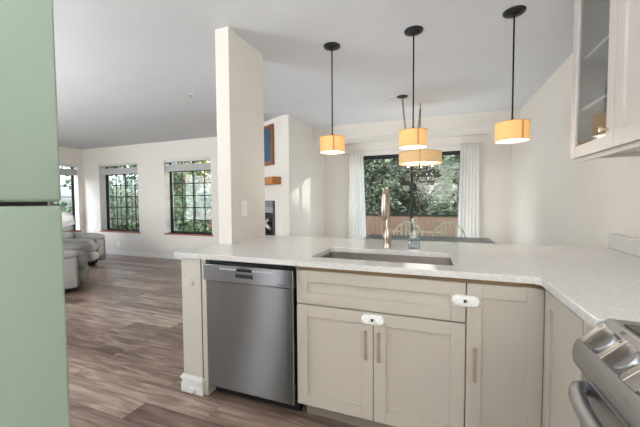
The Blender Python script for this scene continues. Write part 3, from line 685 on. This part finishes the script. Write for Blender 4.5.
# ------------------------------------------------------------------ chandelier
cx, cy = -.217, 4.383
t = thing('chandelier', 'wide drum chandelier on a swagged chain above the dining table', 'chandelier', (cx, cy, 1.65))
MB().lathe([(0, -.022), (.015, -.022), (.03, -.016), (.06, -.010), (.068, -.004), (.068, 0), (0, 0)], 32, Matrix.Translation((-.409, 4.009, CEIL-.0005))).build('canopy', M['blkmetal'], t, True)
MB().tube([(cx, cy, CEIL), (cx, cy, CEIL-.03), (cx+.012, cy, CEIL-.042), (cx, cy, CEIL-.055), (cx-.012, cy, CEIL-.045)], .005, 8).build('ceiling_hook', M['blkmetal'], t, True)
def chain(pts, name):
    b = MB(); P = [Vector(p) for p in pts]; cum = [0]
    for a, c in zip(P, P[1:]): cum.append(cum[-1]+(c-a).length)
    n = int(cum[-1]/.026)
    def at(s):
        for i in range(len(P)-1):
            if s <= cum[i+1]: return P[i].lerp(P[i+1], (s-cum[i])/(cum[i+1]-cum[i]))
        return P[-1]
    for k in range(n):
        a = at(k*.026); c = at(min(cum[-1], k*.026+.03)); d_ = (c-a).normalized(); sd = d_.orthogonal().normalized()
        if k % 2: sd = d_.cross(sd)
        m = (a+c)/2; ring = [m+d_*.019*math.cos(2*PI*q/12)+sd*.0095*math.sin(2*PI*q/12) for q in range(12)]
        b.tube(ring, .0028, 5, True)
    return b.build(name, M['blkmetal'], t, True)
A = Vector((-.409, 4.009, CEIL-.022)); B = Vector((cx, cy, CEIL-.055)); sw = []
for k in range(31):
    u = k/30; sw.append(A.lerp(B, u)+Vector((0, 0, -.50*(1-abs(2*u-1)**3))))
chain(sw, 'chain'); chain([B, (cx, cy, 1.90)], 'chain')
s = MB().lathe([(.270, 1.722), (.273, 1.722), (.273, 1.862), (.270, 1.862), (.270, 1.722)], 64, Matrix.Translation((cx, cy, 0))).build('shade', M['shade2'], t, True)
for z in (1.722, 1.862): MB().tube([(cx+.2735*math.cos(2*PI*k/64), cy+.2735*math.sin(2*PI*k/64), z) for k in range(64)], .004, 6, True).build('rim_tape', M['shadetrim'], s, True)
MB().box(.2725, .2745, -.006, .006, 1.724, 1.861, 0, 1, Matrix.Translation((cx, cy, 0)) @ Matrix.Rotation(-1.52, 4, 'Z')).build('seam_tape', M['shadetrim'], s)
MB().tube([(cx, cy, 1.92), (cx, cy, 1.63)], .009, 10).build('stem', M['blkmetal'], t, True)
b = MB()
for k in range(3): b.tube([(cx, cy, 1.860), (cx+.27*math.cos(2*PI*k/3+.4), cy+.27*math.sin(2*PI*k/3+.4), 1.858)], .004, 6)
b.build('spider', M['blkmetal'], t)
MB().tube([(cx+.165*math.cos(2*PI*k/40), cy+.165*math.sin(2*PI*k/40), 1.635) for k in range(40)], .006, 8, True).build('ring', M['blkmetal'], t, True)
for k in range(5):
    a = 2*PI*k/5+.3; x = cx+.165*math.cos(a); y = cy+.165*math.sin(a)
    MB().tube([(cx, cy, 1.64), (cx+.06*math.cos(a), cy+.06*math.sin(a), 1.615), (cx+.12*math.cos(a), cy+.12*math.sin(a), 1.618), (x, y, 1.64), (x, y, 1.68)], .0055, 8).build('arm', M['blkmetal'], t, True)
    MB().lathe([(.02, 1.678), (.022, 1.684), (.012, 1.69), (.011, 1.745), (0, 1.745)], 14, Matrix.Translation((x, y, 0))).build('candle_sleeve', M['white'], t, True)
    MB().lathe([(0, 1.745), (.011, 1.755), (.016, 1.775), (.011, 1.80), (0, 1.82)], 14, Matrix.Translation((x, y, 0))).build('bulb', M['bulb'], t, True)
MB().lathe([(0, 1.745), (.262, 1.745), (.262, 1.749), (0, 1.749)], 48, Matrix.Translation((cx, cy, 0))).build('diffuser', M['diff'], t, True)
l = bpy.data.lights.new('chandelier_light', 'POINT'); l.energy = 4; l.color = (1, .93, .82); l.shadow_soft_size = .2
lo = bpy.data.objects.new('chandelier_light', l); C.objects.link(lo); lo.parent = t; lo.location = (0, 0, -.06)

# sprinklers on the ceiling
def sprinkler(x, y, lab):
    t = thing('ceiling_sprinkler', lab, 'sprinkler', (x, y, CEIL), 'fire sprinkler heads on the ceiling')
    MB().lathe([(0, -.004), (.02, -.004), (.03, 0)], 20, Matrix.Translation((x, y, CEIL-.0005))).build('escutcheon', M['white'], t, True)
    MB().tube([(x, y, CEIL-.002), (x, y, CEIL-.045)], .006, 8).build('stem', M['satin'], t)
    MB().lathe([(0, -.046), (.016, -.046), (.016, -.043), (0, -.043)], 16, Matrix.Translation((x, y, CEIL))).build('deflector', M['satin'], t)
sprinkler(-2.75, 2.98, 'small sprinkler head on the ceiling left of the column')
sprinkler(-.53, 3.96, 'small sprinkler head on the ceiling beside the chandelier canopy')

# ------------------------------------------------------------------ dining table and chairs
t = thing('dining_table', 'dark slate topped dining table between peninsula and patio door', 'table', (-.13, 3.95, 0))
MB().box(-.88, .617, 3.48, 4.42, .722, .750, .004, 2).build('tabletop', M['table'], t)
MB().box(-.80, .54, 3.56, 4.34, .64, .721).build('apron', M['sage'], t)
for x in (-.80, .54):
    for y in (3.56, 4.34): MB().box(x-.03+(.03 if x < 0 else -.03), x+.03+(.03 if x < 0 else -.03), y-.03+(.03 if y < 4 else -.03), y+.03+(.03 if y < 4 else -.03), 0, .64, .004, 1).build('leg', M['sage'], t)
def chair():
    # faces -Y, seat centre at origin, hoop back at +Y
    t = thing('windsor_chair', 'x', 'chair', (0, 0, 0), 'sage hoop-back chairs at the dining table')
    MB().blob((0, 0, .44), .215, .205, .022, .6).build('seat', M['sage'], t, True)
    pts = []
    for k in range(33):
        a = PI*k/32; xx = .225*math.cos(a); h = .455+.47*(math.sin(a)**.62); pts.append((xx, .17+(h-.455)*.16, h))
    MB().tube(pts, .0115, 10).build('hoop', M['sage'], t, True)
    for x, wd_ in ((-.14, .007), (-.08, .013), (-.027, .013), (.027, .013), (.08, .013), (.14, .007)):
        a = math.acos(max(-1, min(1, x*1.12/.225))); h = .455+.47*(math.sin(a)**.62)
        MB().prism([(x-wd_*.6, .455), (x+wd_*.6, .455), (x*1.06+wd_, .455+(h-.455)*.5), (x*1.12+wd_*.6, h), (x*1.12-wd_*.6, h), (x*1.06-wd_, .455+(h-.455)*.5)], 'y', -.005, .005, 0, Matrix(((1, 0, 0, 0), (0, 1, .16, .17-.455*.16), (0, 0, 1, 0), (0, 0, 0, 1)))).build('spindle', M['sage'], t)
    for sx in (-1, 1):
        for sy in (-1, 1):
            MB().tube([(sx*.15, sy*.14, .435), (sx*.175, sy*.165, .28), (sx*.205, sy*.20, 0.003)], [.013, .018, .011], 10).build('leg', M['sage'], t, True)
    b = MB()
    for sx in (-1, 1): b.tube([(sx*.185, -.18, .17), (sx*.185, .18, .17)], .009, 8)
    b.tube([(-.185, 0, .17), (.185, 0, .17)], .009, 8); b.build('stretcher', M['sage'], t, True)
    return t
c0 = chair(); c0.location = (-.385, 4.37, 0); c0['label'] = 'sage hoop-back wooden chair behind the table, seen beside the faucet'
c1 = copy_tree(c0); c1.location = (.158, 4.37, 0); c1['label'] = 'sage hoop-back wooden chair behind the table, nearest the right curtain'

# ------------------------------------------------------------------ fittings
t = thing('light_switch', 'white rocker switch plate on the side of the column', 'light switch', (CX1, 2.10, 1.18))
MB().box(CX1+.0005, CX1+.006, 2.064, 2.142, 1.118, 1.24, .003, 2).build('plate', M['white'], t); MB().box(CX1+.006, CX1+.010, 2.086, 2.12, 1.145, 1.212, .002, 1).build('rocker', M['white'], t)
t = thing('wall_outlet', 'white power outlet low on the wall between the two rear windows', 'outlet', (-6.95, 5.11, .25))
MB().box(-6.99, -6.91, 5.104, 5.1095, .19, .31, .003, 2).build('plate', M['white'], t)
for z in (.222, .277): MB().box(-6.967, -6.933, 5.101, 5.105, z-.017, z+.017, .004, 1).build('socket', M['white'], t)
# picture, mantel, fireplace
t = thing('framed_picture', 'blue framed picture hanging on the angled wall above the mantel', 'picture', fw(.62, 0, 1.8))
b = MB(); px0, px1, pz0, pz1 = .215, 1.05, 1.80, 2.43; f = .055
for a in ((px0, px0+f, pz0, pz1), (px1-f, px1, pz0, pz1), (px0+f, px1-f, pz0, pz0+f), (px0+f, px1-f, pz1-f, pz1)): b.box(a[0], a[1], -.035, -.002, a[2], a[3], .004, 1, FM)
b.build('frame', M['frame'], t); MB().box(px0+f-.004, px1-f+.004, -.016, -.008, pz0+f-.004, pz1-f+.004, 0, 1, FM).build('print', M['art'], t)
t = thing('mantel_shelf', 'thick honey oak mantel beam on the angled wall below the picture', 'mantel', fw(.7, 0, 1.5))
MB().box(.03, 1.25, -.16, -.002, 1.49, 1.60, .006, 2, FM).build('beam', M['oak'], t)
t = thing('fireplace', 'dark metal fireplace insert in the angled wall below the mantel', 'fireplace', fw(.7, 0, .3))
b = MB(); b.box(.22, 1.2, -.02, -.001, .28, 1.24, .004, 1, FM); b.build('surround', M['stove'], t)
b = MB()
for k in range(4): b.box(.25, 1.17, -.03, -.021, 1.13+k*.026, 1.148+k*.026, .002, 1, FM)
b.box(.25, 1.17, -.022, -.0205, 1.05, 1.13, 0, 1, FM); b.build('louvre', M['sinkplate'], t)
MB().box(.27, 1.15, -.024, -.021, .42, 1.045, 0, 1, FM).build('glass', M['blkglass'], t)
for (a0, z0, a1, z1) in ((.30, .80, .55, .93), (.36, .93, .62, .80), (.5, .78, .9, .86)): MB().tube([tuple(fw(a0, .05, z0)), tuple(fw(a1, .055, z1))], .028, 10).build('log', M['log'], t, True)

# ------------------------------------------------------------------ recliners
def recliner(label, loc, rot, throw=False, ext=0, group='grey recliners in the living room'):
    # local: faces +X, centre of footprint at origin, width along Y
    t = thing('recliner', label, 'armchair', (0, 0, 0), group)
    MB().box(-.36, .30, -.34, .34, .03, .07).tube([(-.3, -.3, .015), (.28, -.3, .015)], .015, 8).tube([(-.3, .3, .015), (.28, .3, .015)], .015, 8).build('base', M['black'], t)
    for s in (-1, 1):
        b = MB(); b.box(-.42, .38, s*.38-.085, s*.38+.085, .075, .50, .03, 3); b.blob((-.02, s*.385, .535), .43, .115, .075, .7); b.build('arm', M['fabric'], t, True)
    MB().blob((.05+ext*.5, 0, .43), .40+ext*.5, .30, .10, .55).build('seat_cushion', M['fabric'], t, True)
    b = MB(); b.blob((.40+ext, 0, .37), .075, .29, .095, .65); b.blob((.41+ext*.85, 0, .20), .07, .29, .10, .65); b.build('footrest', M['fabric'], t, True)
    RT = Matrix.Translation((-.33, 0, .45)) @ Matrix.Rotation(-.22, 4, 'Y')
    b = MB()
    for (z, h, th) in ((.09, .11, .12), (.28, .11, .13), (.47, .12, .125)): b.blob((0, 0, z), th, .31, h, .6, RT)
    b.box(-.12, -.02, -.30, .30, -.30, .52, .04, 3, RT); b.build('backrest', M['fabric'], t, True)
    t.location = loc; t.rotation_euler = (0, 0, rot)
    if throw:
        # cloth folded over the headrest
        b = bmesh.new(); g = []; n = 22
        prof = []
        for k in range(19):
            a = PI*k/18; prof.append((.15*math.cos(a)+.0, .49+.135*math.sin(a)))
        prof = [(.152, .30)]+prof+[(-.152, .22)]
        for j, (x, z) in enumerate(prof):
            row = []
            for i in range(n+1):
                u = i/n; y = -.29+.58*u; w = .008*math.sin(9*u+j*.3)
                row.append(b.verts.new((x+w, y, z-.10*abs(u-.5)**2*(2 if j > 2 else 1)-(.05*math.sin(4*u) if j == 0 else 0))))
            g.append(row)
        for j in range(len(g)-1):
            for i in range(n): b.faces.new((g[j][i], g[j][i+1], g[j+1][i+1], g[j+1][i]))
        bmesh.ops.transform(b, matrix=Matrix.Translation(loc) @ Matrix.Rotation(rot, 4, 'Z') @ RT, verts=b.verts)
        m = MB(); m.add(b); o = m.build('throw_blanket', M['throw'], None, True); md = o.modifiers.new('thick', 'SOLIDIFY'); md.thickness = .008; md.offset = 1
        tag(o, 'white throw blanket draped over the headrest of the far recliner', 'throw')
    return t
recliner('grey upholstered recliner nearest the fridge, its side arm toward the kitchen', (-5.13, 2.70, 0), .96)
recliner('grey upholstered recliner near the rear windows with a white throw on top', (-6.62, 3.86, 0), .0, True, .0)

# ------------------------------------------------------------------ outdoors
G = -.35
o = MB().box(-40, 30, 5.99, 60, G-.2, G).build('ground', M['ground']); struct(o)
MB().box(-2.3, 1.6, 6.01, 8.9, G, -.03).build('patio', M['patio']); struct(bpy.data.objects['patio'])
t = thing('wooden_fence', 'brown board fence across the patio beyond the glass door', 'fence', (-.5, 9.0, G))
b = MB(); rnd = random.Random(5)
x = -4.2
while x < 3.6:
    b.box(x, x+.138, 9.0+rnd.uniform(-.003, .003), 9.02, G, .80, .002, 1); x += .14
b.build('boards', M['fencewood'], t)
MB().box(-4.2, 3.6, 8.965, 9.045, .80, .835, .003, 1).build('cap_rail', M['blkmetal'], t)
for x in (-4.1, -2.2, -.3, 1.6, 3.5): MB().box(x, x+.09, 9.022, 9.11, G, .80).build('post', M['fencewood'], t)

class Leaves:
    def __init__(s, v, f): s.v, s.f = v, f
    def build(s, name, m, root):
        w = root_world(root); me = bpy.data.meshes.new(name); me.from_pydata([(a-w.x, b-w.y, c-w.z) for a, b, c in s.v], [], s.f); me.materials.append(m)
        o = bpy.data.objects.new(name, me); C.objects.link(o); o.parent = root; return o
def foliage(rnd, n, fn, size, wid=.35):
    vs = []; fs = []
    for _ in range(n):
        p, d = fn(); d = d.normalized(); s = size*rnd.uniform(.6, 1.3)
        up = Vector((rnd.uniform(-1, 1), rnd.uniform(-1, 1), rnd.uniform(-1, 1))); w = d.cross(up).normalized()*s*wid
        k = len(vs); vs += [tuple(p-w*.3), tuple(p+d*s*.5+w), tuple(p+d*s), tuple(p+d*s*.5-w)]; fs.append((k, k+1, k+2, k+3))
    return Leaves(vs, fs)
def spruce(x, y, h, r, label, seed, n=9000, grp='spruces behind the fence'):
    rnd = random.Random(seed); t = thing('spruce_tree', label, 'tree', (x, y, G), grp)
    MB().tube([(x, y, G), (x+.05, y, G+h*.5), (x, y, G+h)], [.14, .09, .02], 10).build('trunk', M['bark'], t, True)
    def fn():
        z = rnd.random()**1.7*.95; a = rnd.uniform(0, 2*PI); rr = r*(1-z)*(.25+.75*rnd.random()**.5)+.05
        lay = .5+.5*math.cos(z*h*9+2*math.sin(3*a)); zz = G+.05+z*h-.12*rr; p = Vector((x+rr*(.8+.2*lay)*math.cos(a), y+rr*(.8+.2*lay)*math.sin(a), zz))
        return p, Vector((math.cos(a), math.sin(a), rnd.uniform(-.7, .3)))
    foliage(rnd, n, fn, .17 if n > 10000 else .26, .28).build('needles', M['spruce'], t)
def leafy(name, x, y, h, r, label, mat_, bark, seed, n=3000, size=.12, group=None, z0=.35):
    rnd = random.Random(seed); t = thing(name, label, 'tree', (x, y, G), group)
    b = MB().tube([(x, y, G), (x+rnd.uniform(-.1, .1), y, G+h*.5), (x+rnd.uniform(-.2, .2), y, G+h*.95)], [.11, .08, .02], 10)
    for k in range(7):
        a = rnd.uniform(0, 2*PI); z = G+h*rnd.uniform(z0, .85); b.tube([(x, y, z), (x+r*.5*math.cos(a), y+r*.5*math.sin(a), z+r*.35), (x+r*.85*math.cos(a), y+r*.85*math.sin(a), z+r*.75)], [.035, .022, .008], 6)
    b.build('trunk', bark, t, True)
    cl = [(Vector((x, y, G+h*(z0+(1-z0)*.55)))+Vector((rnd.uniform(-1, 1)*r*.75, rnd.uniform(-1, 1)*r*.75, rnd.uniform(-1, 1)*h*(1-z0)*.48)), rnd.uniform(.3, .65)*r*.7) for _ in range(16)]
    def fn():
        c, q = rnd.choice(cl); d = Vector((rnd.gauss(0, 1), rnd.gauss(0, 1), rnd.gauss(0, 1))).normalized()
        return c+d*q*rnd.random()**.4, d+Vector((0, 0, rnd.uniform(-.6, .2)))
    foliage(rnd, n, fn, size).build('foliage', mat_, t)
spruce(-2.7, 11.6, 7.5, 1.9, 'blue-green spruce left of the door mullion beyond the fence', 11, 30000)
spruce(-.6, 13.4, 8.5, 1.9, 'blue-green spruce directly behind the door mullion', 12, 30000)
spruce(1.3, 11.4, 6.8, 1.9, 'blue-green spruce at the right of the patio door view', 13, 30000)
for i, (x, y) in enumerate(((-6.4, 18.5), (-3.2, 18.0), (-.1, 18.8), (3.0, 17.8), (6.2, 18.5))):
    spruce(x, y, 11, 2.2, ('tall dark spruce in the back row, farthest left', 'tall dark spruce in the back row behind the left front spruce', 'tall dark spruce in the back row behind the middle front spruce', 'tall dark spruce in the back row behind the right front spruce', 'tall spruce beyond the right end of the fence')[i], 30+i, 9000)
leafy('shrub_tree', -4.6, 14.0, 6, 2.0, 'green leafy tree behind the left end of the fence', M['shrub'], M['bark'], 15, 4000, .16, None, .2)
# beyond the living-room windows
leafy('aspen_tree', -8.6, 10.5, 6.5, 1.4, 'pale trunked aspen with yellow leaves seen through the corner rear window', M['yellow'], M['birch'], 21, 1500, .12)
leafy('aspen_tree', -6.9, 9.0, 6, 1.2, 'pale trunked aspen with yellow leaves seen through the column side window', M['yellow'], M['birch'], 22, 700, .11)
leafy('shrub_tree', -9.9, 12.5, 5.2, 1.7, 'green leafy tree behind the corner rear window', M['shrub'], M['bark'], 23, 3000, .15, None, .12)
leafy('shrub_tree', -6.1, 11.5, 5.4, 1.8, 'green leafy tree filling the right half of the column side window', M['shrub'], M['bark'], 24, 4200, .15, None, .1)
leafy('bush', -5.4, 8.4, 1.4, .6, 'orange autumn bush low outside the column side window', M['orange'], M['bark'], 25, 900, .08, None, .1)
leafy('shrub_tree', -11.5, 6.2, 5, 1.6, 'green leafy tree outside the side wall window', M['shrub'], M['bark'], 26, 3000, .14, None, .1)
leafy('aspen_tree', -12.2, 7.6, 6.5, 1.2, 'pale trunked aspen outside the side wall window', M['yellow'], M['birch'], 27, 1200, .12)
for i, (x, y, h, r, lab) in enumerate(((-18.6, 14.2, 8, 2.2, 'broad green tree far outside the corner rear window, leftmost'), (-15.2, 13.4, 8, 1.9, 'broad green tree in the middle distance behind the corner rear window'), (-16.0, 17.6, 9, 2.4, 'broad green tree in the distance behind the column side window'), (-12.6, 15.4, 7, 1.6, 'slim green tree behind the column side window'), (-8.2, 16.5, 9, 2.6, 'broad green tree far behind the column side window'), (-16.5, 9.0, 8, 2.4, 'broad green tree beyond the side wall window'))):
    leafy('shrub_tree', x, y, h, r, lab, M['shrub'] if i != 2 else M['yellow'], M['bark'] if i % 2 else M['birch'], 50+i, 7000, .22, 'broad trees in the garden', .12)
for i, (x, y, lab) in enumerate(((-13.4, 10.0, 'low green bush outside the corner rear window, toward its left'), (-11.6, 9.2, 'low green bush outside the corner rear window, toward its right'), (-9.6, 10.6, 'low green bush outside the column side window'), (-17.0, 12.4, 'low green bush farther back in the garden'))):
    leafy('bush', x, y, 1.9, 1.1, lab, M['shrub'], M['bark'], 70+i, 2600, .14, 'low bushes in the garden', .1)
def house(x0, x1, y0, y1, h, wm, label):
    t = thing('neighbour_house', label, 'house', ((x0+x1)/2, (y0+y1)/2, G))
    MB().box(x0, x1, y0, y1, G, h).build('walls', wm, t)
    MB().prism([(y0-.4, h), (y1+.4, h), ((y0+y1)/2, h+1.6)], 'x', x0-.3, x1+.3).build('roof', M['roofing'], t)
    for k in range(3):
        xx = x0+(x1-x0)*(k+.6)/3.4; MB().box(xx, xx+.9, y0-.04, y0-.002, .7, 1.9, .01, 1).build('window', M['white'], t)
house(-21.6, -19.4, 20, 25, 5.0, M['siding'], 'pale blue sided house far outside the rear windows')
house(-11.4, -9.9, 12.6, 15.4, 1.0, M['brick'], 'low red brick building outside the column side window')

# unseen round tree added to trim the low sun's patch, right of the patio
t = thing('sun_mask_tree', 'unseen round-crowned tree added right of the patio to trim the sun patch', 'tree', (7.66, 10.2, G))
MB().tube([(7.66, 10.2, G), (7.7, 10.2, 1.0), (7.66, 10.2, 1.9)], [.18, .14, .08], 10).build('trunk', M['bark'], t, True)
rm = random.Random(77)
def crown():
    d = Vector((rm.gauss(0, 1), rm.gauss(0, 1), rm.gauss(0, 1))).normalized(); return Vector((7.66, 10.2, 2.2))+d*1.85*rm.random()**.33, d
foliage(rm, 9000, crown, .26).build('foliage', M['shrub'], t)
